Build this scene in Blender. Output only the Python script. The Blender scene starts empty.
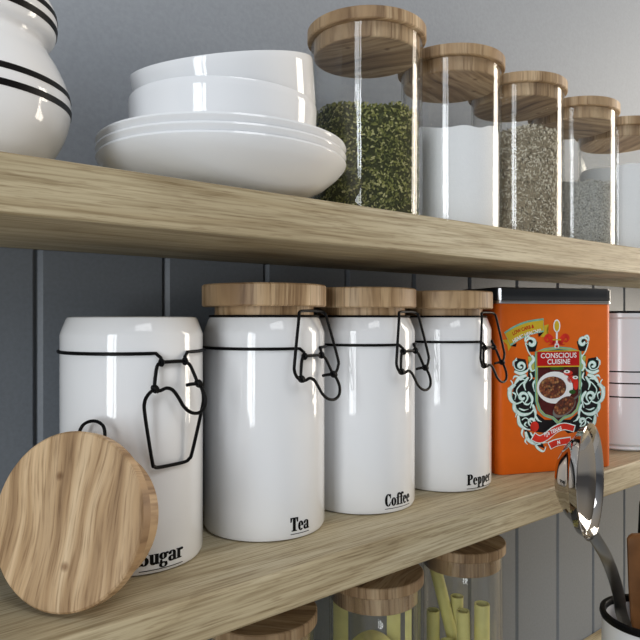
import bpy, bmesh, math, random
from mathutils import Vector, Matrix
PI = math.pi
R = math.radians
rnd = random.Random(7)
scene = bpy.context.scene
COL = scene.collection

# ------------------------------------------------------------------ materials
def new_mat(name):
    m = bpy.data.materials.new(name)
    m.use_nodes = True
    nt = m.node_tree
    return m, nt, nt.nodes['Principled BSDF'], nt.nodes['Material Output']

def plain(name, col, rough=0.5, metal=0.0, noise=0.0, nscale=40, bump=0.0, coat=0.0, spec=0.5):
    m, nt, b, out = new_mat(name)
    b.inputs['Roughness'].default_value = rough
    b.inputs['Metallic'].default_value = metal
    b.inputs['Coat Weight'].default_value = coat
    b.inputs['Specular IOR Level'].default_value = spec
    tc = nt.nodes.new('ShaderNodeTexCoord')
    n = nt.nodes.new('ShaderNodeTexNoise')
    n.inputs['Scale'].default_value = nscale
    n.inputs['Detail'].default_value = 4
    nt.links.new(tc.outputs['Object'], n.inputs['Vector'])
    r = nt.nodes.new('ShaderNodeValToRGB')
    c = Vector(col)
    lo = c * (1 - noise)
    hi = c * (1 + noise)
    r.color_ramp.elements[0].position = 0.3
    r.color_ramp.elements[1].position = 0.7
    r.color_ramp.elements[0].color = (*lo, 1)
    r.color_ramp.elements[1].color = (*[min(x, 1) for x in hi], 1)
    nt.links.new(n.outputs['Fac'], r.inputs['Fac'])
    nt.links.new(r.outputs['Color'], b.inputs['Base Color'])
    if bump:
        bp = nt.nodes.new('ShaderNodeBump')
        bp.inputs['Strength'].default_value = bump
        bp.inputs['Distance'].default_value = 0.001
        nt.links.new(n.outputs['Fac'], bp.inputs['Height'])
        nt.links.new(bp.outputs['Normal'], b.inputs['Normal'])
    return m

def mathn(nt, op, a, b=None):
    n = nt.nodes.new('ShaderNodeMath')
    n.operation = op
    for i, v in enumerate((a, b)):
        if v is None: continue
        if isinstance(v, (int, float)): n.inputs[i].default_value = v
        else: nt.links.new(v, n.inputs[i])
    return n.outputs[0]

def ramp(nt, fac, stops):
    r = nt.nodes.new('ShaderNodeValToRGB')
    cr = r.color_ramp
    while len(cr.elements) < len(stops): cr.elements.new(0.5)
    for e, (p, c) in zip(cr.elements, stops):
        e.position = p
        e.color = (*c, 1)
    nt.links.new(fac, r.inputs['Fac'])
    return r.outputs['Color']

def mixc(nt, fac, a, b, mode='MIX'):
    n = nt.nodes.new('ShaderNodeMix')
    n.data_type = 'RGBA'
    n.blend_type = mode
    for s, v in ((n.inputs[0], fac), (n.inputs[6], a), (n.inputs[7], b)):
        if isinstance(v, (int, float)): s.default_value = v
        elif isinstance(v, tuple): s.default_value = (*v, 1)
        else: nt.links.new(v, s)
    return n.outputs[2]

def oak(name):
    m, nt, b, out = new_mat(name)
    tc = nt.nodes.new('ShaderNodeTexCoord')
    def noise(sc, scale, detail, dist=0.0):
        mp = nt.nodes.new('ShaderNodeMapping')
        mp.inputs['Scale'].default_value = sc
        nt.links.new(tc.outputs['Object'], mp.inputs['Vector'])
        n = nt.nodes.new('ShaderNodeTexNoise')
        n.inputs['Scale'].default_value = scale
        n.inputs['Detail'].default_value = detail
        n.inputs['Distortion'].default_value = dist
        nt.links.new(mp.outputs['Vector'], n.inputs['Vector'])
        return n.outputs['Fac']
    broad = noise((1.6, 13, 13), 1.5, 3, 0.6)
    # cathedral figure: contour lines of a slow stretched noise
    cont = mathn(nt, 'FRACT', mathn(nt, 'MULTIPLY', noise((1.3, 9, 12), 1.1, 1.5, 0.3), 9.0))
    fine = noise((15, 560, 560), 1.0, 6, 0.0)
    pores = noise((45, 800, 800), 1.0, 3, 0.0)
    c1 = ramp(nt, broad, [(0.25, (0.37, 0.30, 0.185)), (0.5, (0.50, 0.425, 0.28)), (0.75, (0.61, 0.545, 0.395))])
    c2 = ramp(nt, cont, [(0.0, (0.66, 0.6, 0.52)), (0.25, (1, 1, 1)), (0.75, (1.0, 1.0, 1.0)), (1.0, (0.8, 0.75, 0.68))])
    c3 = ramp(nt, fine, [(0.34, (0.56, 0.51, 0.43)), (0.52, (0.95, 0.95, 0.94)), (0.7, (1.08, 1.09, 1.09))])
    c4 = ramp(nt, pores, [(0.34, (0.62, 0.56, 0.5)), (0.45, (1, 1, 1))])
    c = mixc(nt, 0.6, c1, c2, 'MULTIPLY')
    c = mixc(nt, 0.8, c, c3, 'MULTIPLY')
    c = mixc(nt, 0.6, c, c4, 'MULTIPLY')
    nt.links.new(c, b.inputs['Base Color'])
    b.inputs['Roughness'].default_value = 0.55
    b.inputs['Specular IOR Level'].default_value = 0.3
    bp = nt.nodes.new('ShaderNodeBump')
    bp.inputs['Strength'].default_value = 0.25
    bp.inputs['Distance'].default_value = 0.0006
    nt.links.new(fine, bp.inputs['Height'])
    nt.links.new(bp.outputs['Normal'], b.inputs['Normal'])
    return m

def acacia(name, dark=1.0, seed=0.0, stave=0.012, contrast=1.0, freq=95):
    """end staves: colour depends on local x/y only, so the sides carry upright stripes"""
    m, nt, b, out = new_mat(name)
    tc = nt.nodes.new('ShaderNodeTexCoord')
    mp = nt.nodes.new('ShaderNodeMapping')
    mp.inputs['Location'].default_value = (seed, seed * 0.37, 0)
    mp.inputs['Scale'].default_value = (1, 1, 0.12)
    nt.links.new(tc.outputs['Object'], mp.inputs['Vector'])
    v = mp.outputs['Vector']
    def noise(vec, sc, scale, detail, dist=0.0):
        q = nt.nodes.new('ShaderNodeMapping')
        q.inputs['Scale'].default_value = sc
        nt.links.new(vec, q.inputs['Vector'])
        n = nt.nodes.new('ShaderNodeTexNoise')
        n.inputs['Scale'].default_value = scale
        n.inputs['Detail'].default_value = detail
        n.inputs['Distortion'].default_value = dist
        nt.links.new(q.outputs['Vector'], n.inputs['Vector'])
        return n.outputs['Fac']
    bend = noise(v, (6, 3.4, 6), 1.6, 2)
    sx = nt.nodes.new('ShaderNodeSeparateXYZ')
    nt.links.new(v, sx.inputs[0])
    xx = mathn(nt, 'ADD', sx.outputs[0], mathn(nt, 'MULTIPLY', mathn(nt, 'SUBTRACT', bend, 0.5), 0.055))
    cv = nt.nodes.new('ShaderNodeCombineXYZ')
    nt.links.new(xx, cv.inputs[0])
    nt.links.new(mathn(nt, 'MULTIPLY', sx.outputs[1], 0.06), cv.inputs[1])
    nt.links.new(mathn(nt, 'MULTIPLY', sx.outputs[2], 0.3), cv.inputs[2])
    bands = noise(cv.outputs[0], (1, 1, 1), freq, 4, 0.0)
    lines = noise(cv.outputs[0], (1, 1, 1), 520, 5, 0.0)
    wn = nt.nodes.new('ShaderNodeTexWhiteNoise')
    wn.noise_dimensions = '1D'
    nt.links.new(mathn(nt, 'FLOOR', mathn(nt, 'DIVIDE', mathn(nt, 'ADD', sx.outputs[0], 3.0), stave)), wn.inputs['W'])
    d = dark
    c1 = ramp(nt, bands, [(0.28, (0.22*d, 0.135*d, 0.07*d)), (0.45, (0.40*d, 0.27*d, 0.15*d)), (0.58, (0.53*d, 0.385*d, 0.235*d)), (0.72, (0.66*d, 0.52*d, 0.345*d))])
    c2 = ramp(nt, lines, [(0.33, (0.46, 0.38, 0.30)), (0.5, (1.0, 1.0, 1.0)), (0.68, (1.12, 1.12, 1.1))])
    c3 = ramp(nt, wn.outputs['Value'], [(0.0, (0.72, 0.66, 0.60)), (1.0, (1.12, 1.1, 1.06))])
    c = mixc(nt, 0.75 * contrast, c1, c2, 'MULTIPLY')
    c = mixc(nt, 0.7 * contrast, c, c3, 'MULTIPLY')
    # a few dark knots
    vo = nt.nodes.new('ShaderNodeTexVoronoi')
    vo.inputs['Scale'].default_value = 34
    nt.links.new(v, vo.inputs['Vector'])
    kn = ramp(nt, vo.outputs['Distance'], [(0.04, (0.35, 0.25, 0.18)), (0.13, (1, 1, 1))])
    c = mixc(nt, 0.8, c, kn, 'MULTIPLY')
    nt.links.new(c, b.inputs['Base Color'])
    b.inputs['Roughness'].default_value = 0.5
    b.inputs['Specular IOR Level'].default_value = 0.35
    return m

def glass(name, tint=(0.995, 0.998, 0.996)):
    m = bpy.data.materials.new(name)
    m.use_nodes = True
    nt = m.node_tree
    for n in list(nt.nodes): nt.nodes.remove(n)
    out = nt.nodes.new('ShaderNodeOutputMaterial')
    tr = nt.nodes.new('ShaderNodeBsdfTransparent')
    gl = nt.nodes.new('ShaderNodeBsdfGlossy')
    gl.inputs['Roughness'].default_value = 0.0
    lw = nt.nodes.new('ShaderNodeLayerWeight')
    lw.inputs['Blend'].default_value = 0.5
    fac = lw.outputs['Facing']            # Schlick's curve, the same from both sides of the pane
    refl = mathn(nt, 'ADD', 0.04, mathn(nt, 'MULTIPLY', 0.9, mathn(nt, 'POWER', fac, 5.0)))
    c = ramp(nt, fac, [(0.0, tint), (0.8, tint), (1.0, (0.80, 0.84, 0.84))])
    nt.links.new(c, tr.inputs['Color'])
    mx = nt.nodes.new('ShaderNodeMixShader')
    nt.links.new(refl, mx.inputs[0])
    nt.links.new(tr.outputs[0], mx.inputs[1])
    nt.links.new(gl.outputs[0], mx.inputs[2])
    nt.links.new(mx.outputs[0], out.inputs['Surface'])
    return m

def island_mat(name, stops, rough=0.7):
    """each loose flake or grain takes its own shade"""
    m, nt, b, out = new_mat(name)
    g = nt.nodes.new('ShaderNodeNewGeometry')
    c = ramp(nt, g.outputs['Random Per Island'], stops)
    nt.links.new(c, b.inputs['Base Color'])
    b.inputs['Roughness'].default_value = rough
    return m

M = {}
M['ceramic'] = plain('white_glazed_ceramic', (0.84, 0.85, 0.865), 0.07, noise=0.012, nscale=15)
M['enamel'] = plain('white_enamel', (0.74, 0.79, 0.81), 0.15, noise=0.012, nscale=15)
M['wire'] = plain('black_wire', (0.004, 0.004, 0.0045), 0.42, noise=0.2, spec=0.1)
M['black'] = plain('black_paint', (0.004, 0.004, 0.0045), 0.45, noise=0.2, spec=0.12)
M['oak'] = oak('light_oak')
M['lid'] = acacia('acacia_lid', 1.12, 0.0, 0.008)
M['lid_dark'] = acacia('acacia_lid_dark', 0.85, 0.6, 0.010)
M['lid_jar'] = acacia('acacia_jar_lid', 1.0, 0.21, 0.008)
M['lid_flat'] = acacia('acacia_flat_lid', 1.22, 1.31, 0.030, 0.9, 75)
M['glass'] = glass('clear_glass')
M['plaster'] = plain('grey_plaster', (0.32, 0.345, 0.38), 0.55, noise=0.05, nscale=260, bump=0.12, spec=0.25)
M['panel'] = plain('slate_painted_boards', (0.185, 0.205, 0.23), 0.42, noise=0.06, nscale=300, bump=0.1, spec=0.4)
M['counter'] = M['oak']
M['orange'] = plain('orange_enamel', (0.72, 0.13, 0.008), 0.4, noise=0.03, nscale=60, spec=0.25)
M['tinlid'] = plain('dark_tin', (0.018, 0.021, 0.025), 0.3, 0.0, noise=0.1, coat=0.3)
M['tinedge'] = plain('bright_tin_edge', (0.45, 0.46, 0.47), 0.28, 1.0, noise=0.05)
M['steel'] = plain('polished_steel', (0.43, 0.42, 0.41), 0.06, 1.0, noise=0.04, nscale=25)
M['steel_dark'] = plain('brushed_steel', (0.20, 0.20, 0.19), 0.28, 1.0, noise=0.08, nscale=60)
M['pasta'] = plain('pale_pasta', (0.60, 0.565, 0.21), 0.5, noise=0.08, nscale=60)
M['spatula'] = plain('brown_wood', (0.17, 0.072, 0.024), 0.5, noise=0.25, nscale=35, spec=0.2)
M['salt'] = plain('white_salt', (0.955, 0.96, 0.97), 0.9, noise=0.03, nscale=500, bump=0.35)
M['gold'] = plain('print_gold', (0.62, 0.43, 0.03), 0.45, spec=0.15, noise=0.1)
M['gold_lime'] = plain('print_lime_gold', (0.45, 0.46, 0.10), 0.45, spec=0.15, noise=0.15)
M['teal'] = plain('print_teal', (0.20, 0.48, 0.36), 0.45, spec=0.15, noise=0.15, nscale=120)
M['mint'] = plain('print_mint', (0.76, 0.92, 0.87), 0.45, spec=0.15, noise=0.12, nscale=300)
M['white'] = plain('print_white', (0.85, 0.85, 0.84), 0.45, spec=0.15, noise=0.03)
M['red'] = plain('print_red', (0.50, 0.012, 0.012), 0.45, spec=0.15, noise=0.15)
M['redbright'] = plain('print_bright_red', (0.66, 0.035, 0.02), 0.45, spec=0.15, noise=0.2, nscale=90)
M['maroon'] = plain('print_maroon', (0.07, 0.012, 0.012), 0.45, spec=0.15, noise=0.5, nscale=70)
M['pblack'] = plain('print_black', (0.012, 0.010, 0.012), 0.45, spec=0.15, noise=0.3)
M['pgreen'] = plain('print_green', (0.03, 0.10, 0.02), 0.45, spec=0.15, noise=0.3)
M['chili'] = None
def chili():
    m, nt, b, out = new_mat('print_chili')
    tc = nt.nodes.new('ShaderNodeTexCoord')
    vo = nt.nodes.new('ShaderNodeTexVoronoi')
    vo.inputs['Scale'].default_value = 330
    nt.links.new(tc.outputs['Object'], vo.inputs['Vector'])
    sp = nt.nodes.new('ShaderNodeSeparateColor')
    nt.links.new(vo.outputs['Color'], sp.inputs[0])
    c = ramp(nt, sp.outputs[0], [(0.0, (0.06, 0.012, 0.006)), (0.5, (0.22, 0.045, 0.015)), (0.8, (0.34, 0.10, 0.03)), (1.0, (0.5, 0.27, 0.1))])
    d = ramp(nt, vo.outputs['Distance'], [(0.2, (1, 1, 1)), (0.75, (0.35, 0.3, 0.3))])
    nt.links.new(mixc(nt, 1.0, c, d, 'MULTIPLY'), b.inputs['Base Color'])
    b.inputs['Roughness'].default_value = 0.5
    return m
M['chili'] = chili()
M['herb'] = island_mat('dried_green_herb', [(0.0, (0.025, 0.034, 0.006)), (0.4, (0.125, 0.14, 0.024)), (0.75, (0.27, 0.275, 0.07)), (1.0, (0.55, 0.52, 0.24))])
M['seed'] = island_mat('brown_seed', [(0.0, (0.06, 0.045, 0.025)), (0.3, (0.33, 0.28, 0.19)), (0.6, (0.62, 0.56, 0.43)), (1.0, (0.92, 0.87, 0.74))])
M['grit'] = island_mat('grey_grit', [(0.0, (0.12, 0.115, 0.09)), (0.5, (0.42, 0.41, 0.36)), (1.0, (0.92, 0.90, 0.83))], 0.5)

# ------------------------------------------------------------------ mesh helpers
def link(name, bm, mat, parent=None, smooth=True, loc=None, bevel=None):
    me = bpy.data.meshes.new(name)
    bmesh.ops.recalc_face_normals(bm, faces=bm.faces)
    bm.to_mesh(me)
    bm.free()
    me.materials.append(mat)
    if smooth:
        for p in me.polygons: p.use_smooth = True
        me.set_sharp_from_angle(angle=R(38))
    o = bpy.data.objects.new(name, me)
    COL.objects.link(o)
    if loc: o.location = loc
    if parent: o.parent = parent
    if bevel:
        md = o.modifiers.new('bevel', 'BEVEL')
        md.width = bevel
        md.segments = 3
        md.limit_method = 'ANGLE'
        md.angle_limit = R(40)
    return o

def tag(o, label=None, cat=None, group=None, kind=None):
    if label: o['label'] = label
    if cat: o['category'] = cat
    if group: o['group'] = group
    if kind: o['kind'] = kind
    return o

def empty(name, loc, rz=0.0):
    o = bpy.data.objects.new(name, None)
    o.empty_display_size = 0.02
    COL.objects.link(o)
    o.location = loc
    o.rotation_euler = (0, 0, rz)
    return o

def lathe(profile, n=72, bm=None, mat4=None, close=False):
    bm = bm or bmesh.new()
    mat4 = mat4 or Matrix()
    rings = []
    for r, z in profile:
        if r < 1e-6:
            rings.append([bm.verts.new(mat4 @ Vector((0, 0, z)))])
        else:
            rings.append([bm.verts.new(mat4 @ Vector((r*math.cos(2*PI*i/n), r*math.sin(2*PI*i/n), z))) for i in range(n)])
    prs = list(zip(rings[:-1], rings[1:]))
    if close: prs.append((rings[-1], rings[0]))
    for a, b in prs:
        for i in range(n):
            j = (i+1) % n
            if len(a) == 1 and len(b) == 1: continue
            if len(a) == 1: bm.faces.new((a[0], b[i], b[j]))
            elif len(b) == 1: bm.faces.new((a[i], b[0], a[j]))
            else: bm.faces.new((a[i], b[i], b[j], a[j]))
    return bm

def catmull(pts, sub=6, closed=False):
    P = [Vector(p) for p in pts]
    n = len(P)
    out = []
    rng = range(n) if closed else range(n-1)
    for i in rng:
        p0 = P[(i-1) % n] if (closed or i > 0) else P[0]
        p1 = P[i]
        p2 = P[(i+1) % n]
        p3 = P[(i+2) % n] if (closed or i+2 < n) else P[-1]
        for k in range(sub):
            t = k/sub
            out.append(0.5*((2*p1) + (p2-p0)*t + (2*p0-5*p1+4*p2-p3)*t*t + (3*p1-p0-3*p2+p3)*t**3))
    if not closed: out.append(P[-1])
    return out

def tube(pts, r, bm=None, n=10, closed=False):
    bm = bm or bmesh.new()
    P = [Vector(p) for p in pts]
    N = len(P)
    tang = []
    for i in range(N):
        a = P[(i-1) % N] if (closed or i > 0) else P[i]
        b = P[(i+1) % N] if (closed or i < N-1) else P[i]
        tang.append((b-a).normalized())
    ref = Vector((0, 0, 1)) if abs(tang[0].z) < 0.9 else Vector((1, 0, 0))
    u = tang[0].cross(ref).normalized()
    rings = []
    for i in range(N):
        u = (u - tang[i]*u.dot(tang[i])).normalized()
        v = tang[i].cross(u)
        rr = r(i/(N-1)) if callable(r) else r
        rings.append([bm.verts.new(P[i] + rr*(math.cos(2*PI*k/n)*u + math.sin(2*PI*k/n)*v)) for k in range(n)])
    for i in range(N if closed else N-1):
        a, b = rings[i], rings[(i+1) % N]
        for k in range(n):
            bm.faces.new((a[k], a[(k+1) % n], b[(k+1) % n], b[k]))
    if not closed:
        bm.faces.new(rings[0])
        bm.faces.new(rings[-1][::-1])
    return bm

def box(bm, x0, y0, z0, x1, y1, z1, mat4=None):
    mat4 = mat4 or Matrix()
    v = [bm.verts.new(mat4 @ Vector(p)) for p in ((x0,y0,z0),(x1,y0,z0),(x1,y1,z0),(x0,y1,z0),(x0,y0,z1),(x1,y0,z1),(x1,y1,z1),(x0,y1,z1))]
    for f in ((0,3,2,1),(4,5,6,7),(0,1,5,4),(1,2,6,5),(2,3,7,6),(3,0,4,7)):
        bm.faces.new([v[i] for i in f])
    return bm

def copy_tree(o, parent=None):
    c = o.copy()
    COL.objects.link(c)
    c.parent = parent
    for ch in [x for x in ALL() if x.parent == o]:
        copy_tree(ch, c)
    return c
def ALL(): return list(COL.objects)

# ------------------------------------------------------------------ the setting
WALL = 0.577           # face of the panelling
FRONT = 0.388          # front edge of the shelves
MID = 0.0              # top of the middle shelf
TOP = 0.280            # top of the upper shelf
TH = 0.0345
COUNTER = -0.372
U0, U1 = -0.9, 2.4

bm = bmesh.new(); box(bm, U0, WALL+0.006, COUNTER-0.5, U1, WALL+0.10, 1.5)
tag(link('wall_back', bm, M['plaster'], smooth=False), kind='structure')

bm = bmesh.new()       # tongue and groove boards
pitch, gw, gd = 0.118, 0.0055, 0.005
us = []
k = -9
prof = [(U0, 0.0)]
while True:
    g = 0.168 + k*pitch
    k += 1
    if g < U0 + 0.02: continue
    if g > U1 - 0.02: break
    prof += [(g-gw*0.55, 0.0), (g-gw*0.5, gd), (g, gd), (g+gw, 0.0)]
prof.append((U1, 0.0))
for z0, z1 in ((COUNTER-0.02, TOP-TH),):
    lo = [bm.verts.new((u, WALL+d, z0)) for u, d in prof]
    hi = [bm.verts.new((u, WALL+d, z1)) for u, d in prof]
    for i in range(len(prof)-1):
        bm.faces.new((lo[i], lo[i+1], hi[i+1], hi[i]))
tag(link('trim_1', bm, M['panel'], smooth=False), kind='structure')

def shelf(z_top, label, TH=TH):
    bm = bmesh.new(); box(bm, U0, FRONT, z_top-TH, U1, WALL, z_top)
    o = link('shelf', bm, M['oak'], smooth=False, bevel=0.0022)
    return tag(o, label, 'shelf')
s1 = shelf(TOP, 'upper oak shelf holding glass jars and the stacked white bowls')
s2 = shelf(MID, 'middle oak shelf holding white canisters and the orange tin', 0.0318)
s2.data.transform(Matrix.Translation((0.37, 0.05, 0.02)))
s2.location = (-0.37, -0.05, -0.02)
bm = bmesh.new(); box(bm, U0, 0.12, COUNTER-0.04, U1, WALL, COUNTER)
tag(link('worktop', bm, M['counter'], smooth=False, bevel=0.002), 'oak worktop at the bottom under the pasta jars', 'worktop')

bm = bmesh.new(); box(bm, U0-0.6, -0.9, -1.32, U1+0.6, WALL+0.10, -1.272)
tag(link('floor', bm, plain('pale_floor', (0.80, 0.79, 0.77), 0.5, noise=0.06, nscale=6), smooth=False), kind='structure')

# ------------------------------------------------------------------ lettering for the canisters (heavy serif)
def rect(x0, y0, x1, y1): return [(x0, y0), (x1, y0), (x1, y1), (x0, y1)]
def arc(cx, cy, rxo, ryo, rxi, ryi, a0, a1, n=22):
    q = []
    for i in range(n):
        t0 = R(a0 + (a1-a0)*i/n); t1 = R(a0 + (a1-a0)*(i+1)/n)
        q.append([(cx+rxi*math.cos(t0), cy+ryi*math.sin(t0)), (cx+rxo*math.cos(t0), cy+ryo*math.sin(t0)),
                  (cx+rxo*math.cos(t1), cy+ryo*math.sin(t1)), (cx+rxi*math.cos(t1), cy+ryi*math.sin(t1))])
    return q
def disc(cx, cy, r, ry=None): return arc(cx, cy, r, ry or r, 0.0, 0.0, 0, 360, 14)
SER = 0.075
GLYPH = {
 'T': (0.56, [rect(0,.92,.54,1), rect(.18,0,.36,1), rect(.09,0,.45,SER), [(0,.66),(.05,.66),(.12,.95),(0,1)], [(.49,.66),(.54,.66),(.54,1),(.42,.95)]]),
 'S': (0.48, arc(.23,.74,.21,.27,.06,.21,30,250)+arc(.23,.27,.22,.28,.07,.22,-160,80)+[[(.08,.66),(.3,.40),(.42,.42),(.2,.68)], rect(.38,.70,.43,1.0), rect(.01,0,.06,.30)]),
 'C': (0.54, arc(.27,.5,.26,.52,.09,.46,42,318)+[rect(.43,.64,.48,1.0), [(.42,.16),(.50,.30),(.47,.34),(.40,.22)]]),
 'P': (0.54, [rect(.08,0,.25,1), rect(0,0,.34,SER), rect(0,.945,.28,1)]+arc(.25,.73,.27,.27,.10,.215,-90,90)),
 'e': (0.44, arc(.21,.33,.20,.35,.055,.30,2,318)+[rect(.05,.32,.41,.37)]),
 'a': (0.47, arc(.21,.47,.20,.205,.055,.155,0,165)+[rect(.265,.04,.41,.5), rect(.265,0,.47,SER)]+arc(.17,.175,.165,.19,.03,.14,40,330)+disc(.09,.50,.075)),
 'o': (0.45, arc(.21,.33,.21,.35,.06,.30,0,360,28)),
 'f': (0.34, [rect(.08,0,.235,.82), rect(0,0,.32,SER), rect(0,.595,.34,.65)]+arc(.26,.80,.18,.22,.03,.165,35,180)+disc(.35,.88,.065)),
 'p': (0.48, [rect(.06,-.30,.21,.66), rect(0,-.30,.28,-.245), rect(0,.61,.2,.66)]+arc(.22,.33,.22,.35,.07,.29,-100,100)),
 'u': (0.50, [rect(.05,.14,.20,.66), rect(0,.61,.2,.66), rect(.30,.0,.45,.66), rect(.25,.61,.44,.66), rect(.3,0,.50,SER)]+arc(.21,.17,.16,.19,.01,.12,180,350)),
 'g': (0.48, arc(.20,.45,.19,.22,.055,.17,0,360,24)+arc(.21,-.11,.21,.17,.09,.12,0,360,24)+[[(.05,.2),(.14,.24),(.14,.03),(.04,.02)], [(.12,.10),(.38,.06),(.40,-.02),(.12,.0)]]+disc(.41,.60,.07)),
 'r': (0.39, [rect(.06,0,.21,.66), rect(0,0,.29,SER), rect(0,.61,.2,.66)]+arc(.30,.48,.12,.19,.05,.12,40,180)+disc(.33,.57,.075)),
}
def lettering(word, cap, r, phi, zb, parent, stretch):
    bm = bmesh.new()
    w = sum(GLYPH[c][0] for c in word)
    x = -w/2
    def put(poly):
        vs = []
        for px, py in poly:
            a = phi + px*cap*stretch/r
            vs.append(bm.verts.new((r*math.cos(a), r*math.sin(a), zb + py*cap)))
        try: bm.faces.new(vs)
        except ValueError: pass
    for c in word:
        gwid, polys = GLYPH[c]
        for p in polys:
            for dx in (-0.018, 0.018):
                put([(x+a+dx, b) for a, b in p])
        x += gwid
    n = 14
    for i in range(n):
        a0, a1 = -w/2 + w*i/n, -w/2 + w*(i+1)/n
        put([(a0, -.235-(0.12 if 'p' in word or 'g' in word else 0)), (a1, -.235-(0.12 if 'p' in word or 'g' in word else 0)), (a1, -.185-(0.12 if 'p' in word or 'g' in word else 0)), (a0, -.185-(0.12 if 'p' in word or 'g' in word else 0))])
    return link('lettering', bm, M['black'], parent, smooth=False)

# ------------------------------------------------------------------ ceramic canisters
CR = 0.055
def canister_body():
    return lathe([(0, 0.0), (CR-0.0045, 0.0), (CR-0.0015, 0.0012), (CR, 0.0045), (CR, 0.1745), (CR-0.0008, 0.1772), (CR-0.0042, 0.1862), (CR-0.0054, 0.1880),
                  (CR-0.0078, 0.1886), (CR-0.0095, 0.1875), (CR-0.0098, 0.185), (CR-0.0072, 0.172), (CR-0.0062, 0.165), (CR-0.0062, 0.008), (0, 0.008)], 112)
def wood_lid(rl, th, rp, plug, flip=False, bev=0.0012):
    """axis +Z, the flat top at z=0, the plug hanging below"""
    pr = [(0, 0), (rl-bev, 0), (rl, -bev), (rl, -th+bev), (rl-bev, -th)]
    return lathe(pr + [(rp, -th), (rp, -th-plug+bev), (rp-bev, -th-plug), (0, -th-plug)], 80)
def onring(phi, s, n, z, r=CR):
    """tangent-plane point: s along the girth, n outwards, z up"""
    c, sn = math.cos(phi), math.sin(phi)
    return Vector(((r+n)*c - s*sn, (r+n)*sn + s*c, z))
WR = 0.00135
PHI = R(-80)
SS = 1.17
SR = 1.17
LEVER = [(10,155,2.2),(4,155.4,2.6),(-4,155.4,2.6),(-10,155,2.2),(-13,152.5,3),(-14.6,145,3.6),(-15.4,137.5,4.5),(-13,135.2,6),(-8.5,136.8,7),(-4.5,135,8),(-1,129.5,9),(3,122.5,10),(8.5,117.8,11),(15,116.6,11.5),(20.5,119.5,11.5),(22.6,126,10.5),(21.2,133,9),(18.5,138,7.6)]
def mm(phi, lst): return [onring(phi, s*(SR if s > 0 else SS)/1000, n/1000, (z-0.0015*(155-z)*(z < 155))/1000) for s, z, n in lst]
def torus(c, axis, Rr, r):
    axis = axis.normalized()
    a = axis.orthogonal().normalized(); b = axis.cross(a)
    return [c + Rr*(math.cos(t)*a + math.sin(t)*b) for t in [2*PI*i/12 for i in range(12)]]
def make_clasp(parent, opened):
    root = tube(catmull(mm(PHI, LEVER), 5), WR, n=8)
    # right arm of the lever, its pin and the two coiled knots
    tube(catmull(mm(PHI, [(10,155,2.2),(13.5,152,3.2),(16.5,145,4.6),(18.5,138,6.5)]), 5), WR, root, 8)
    tube(catmull(mm(PHI, [(9.5,137.2,4.0),(13,137.8,5.0),(18,138,7.0)]), 4), WR, root, 8)
    tv = Vector((-math.sin(PHI), math.cos(PHI), 0))
    for s, z, n in ((-15.2,136.5,4.6),(18.6,138,7.4)):
        for d in (-0.9, 0.9):
            tube(torus(onring(PHI, (s*(SR if s > 0 else SS)+d)/1000, n/1000, z/1000), tv + Vector((0,0,0.4)), 0.0022, WR), 0.00125, root, 7, True)
    for s in (-9.6, 9.6):
        tube(torus(onring(PHI, s*(SR if s > 0 else SS)/1000, 0.0024, 0.1552), tv, 0.0021, WR), 0.00125, root, 7, True)
    lever = link('clasp', root, M['wire'], parent)
    if not opened:
        B = [(-16,135.5,5),(-20.5,138.5,5),(-23.3,144,5),(-23,152,5),(-16,187,2.4),(-14.6,191.5,1.2),(-11,193.4,0.2),(0,193.8,0),(11,193.4,0.2),(14.6,191.5,1.2),(16,187,2.4),(24.4,152,6.5),(24.2,145,7.2),(21.5,140,7.6),(18.5,138,7.4)]
    else:
        B = [(-16,136.5,5),(-20,133.5,5),(-22.6,128,4.6),(-22,118,4),(-16.2,84,2.6),(-14.6,80.5,2.2),(-11,79.2,2),(0,79.2,2),(10,79.6,2),(13.6,81.5,2.2),(16,86,2.6),(23.2,118,5.2),(23.8,127,6.5),(21.5,134,7.4),(18.5,138,7.4)]
    link('bail', tube(catmull(mm(PHI, B), 5), WR, n=8), M['wire'], lever)
def make_canister(word, u, v, label, opened=False, lid_rot=0.0, cap=0.0115, stretch=1.15):
    global PHI, SR
    SR = 0.98 if opened else 1.22
    PHI = R(-83) if opened else R(-78.5)
    t = empty('canister', (u, v, MID))
    tag(t, label, 'canister', 'white storage canisters on the middle shelf')
    link('body', canister_body(), M['ceramic'], t)
    # lower wire ring, open at the clasp, its ends turned down into hooks
    g = 0.010*SS / CR
    pts = []
    rr = CR + 0.0009
    pts += [onring(PHI, -0.0097*SS, 0.0022, 0.1552), onring(PHI, -0.0097*SS, 0.0020, 0.1585), ]
    ring = [(PHI - g*1.18 - (2*PI - 2.36*g)*i/90) for i in range(91)]
    pts += [Vector((rr*math.cos(a), rr*math.sin(a), 0.1618)) for a in ring]
    pts += [onring(PHI, 0.0097*SR, 0.0020, 0.1585), onring(PHI, 0.0097*SR, 0.0022, 0.1552)]
    link('wire_ring', tube(pts, WR, n=8), M['wire'], t)
    make_clasp(t, opened)
    if not opened:
        rr = CR - 0.0056
        link('wire_ring', tube([Vector((rr*math.cos(2*PI*i/80), rr*math.sin(2*PI*i/80), 0.1893)) for i in range(80)], 0.0010, n=8, closed=True), M['wire'], t)
        l = link('lid', wood_lid(0.0565, 0.0195, 0.0450, 0.022), M['lid'], t, loc=(0, 0, 0.2172))
        l.rotation_euler = (0, 0, lid_rot)
    lettering(word, cap, CR+0.00025, R(-91.5), 0.0078, t, stretch)
    return t
make_canister('Sugar', 0.2185, 0.4960, 'white ceramic canister lettered Sugar, open, its wire clasp hanging down', True, stretch=1.32)
make_canister('Tea', 0.3418, 0.4896, 'white ceramic canister lettered Tea with closed wooden lid', lid_rot=0.3)
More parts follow.
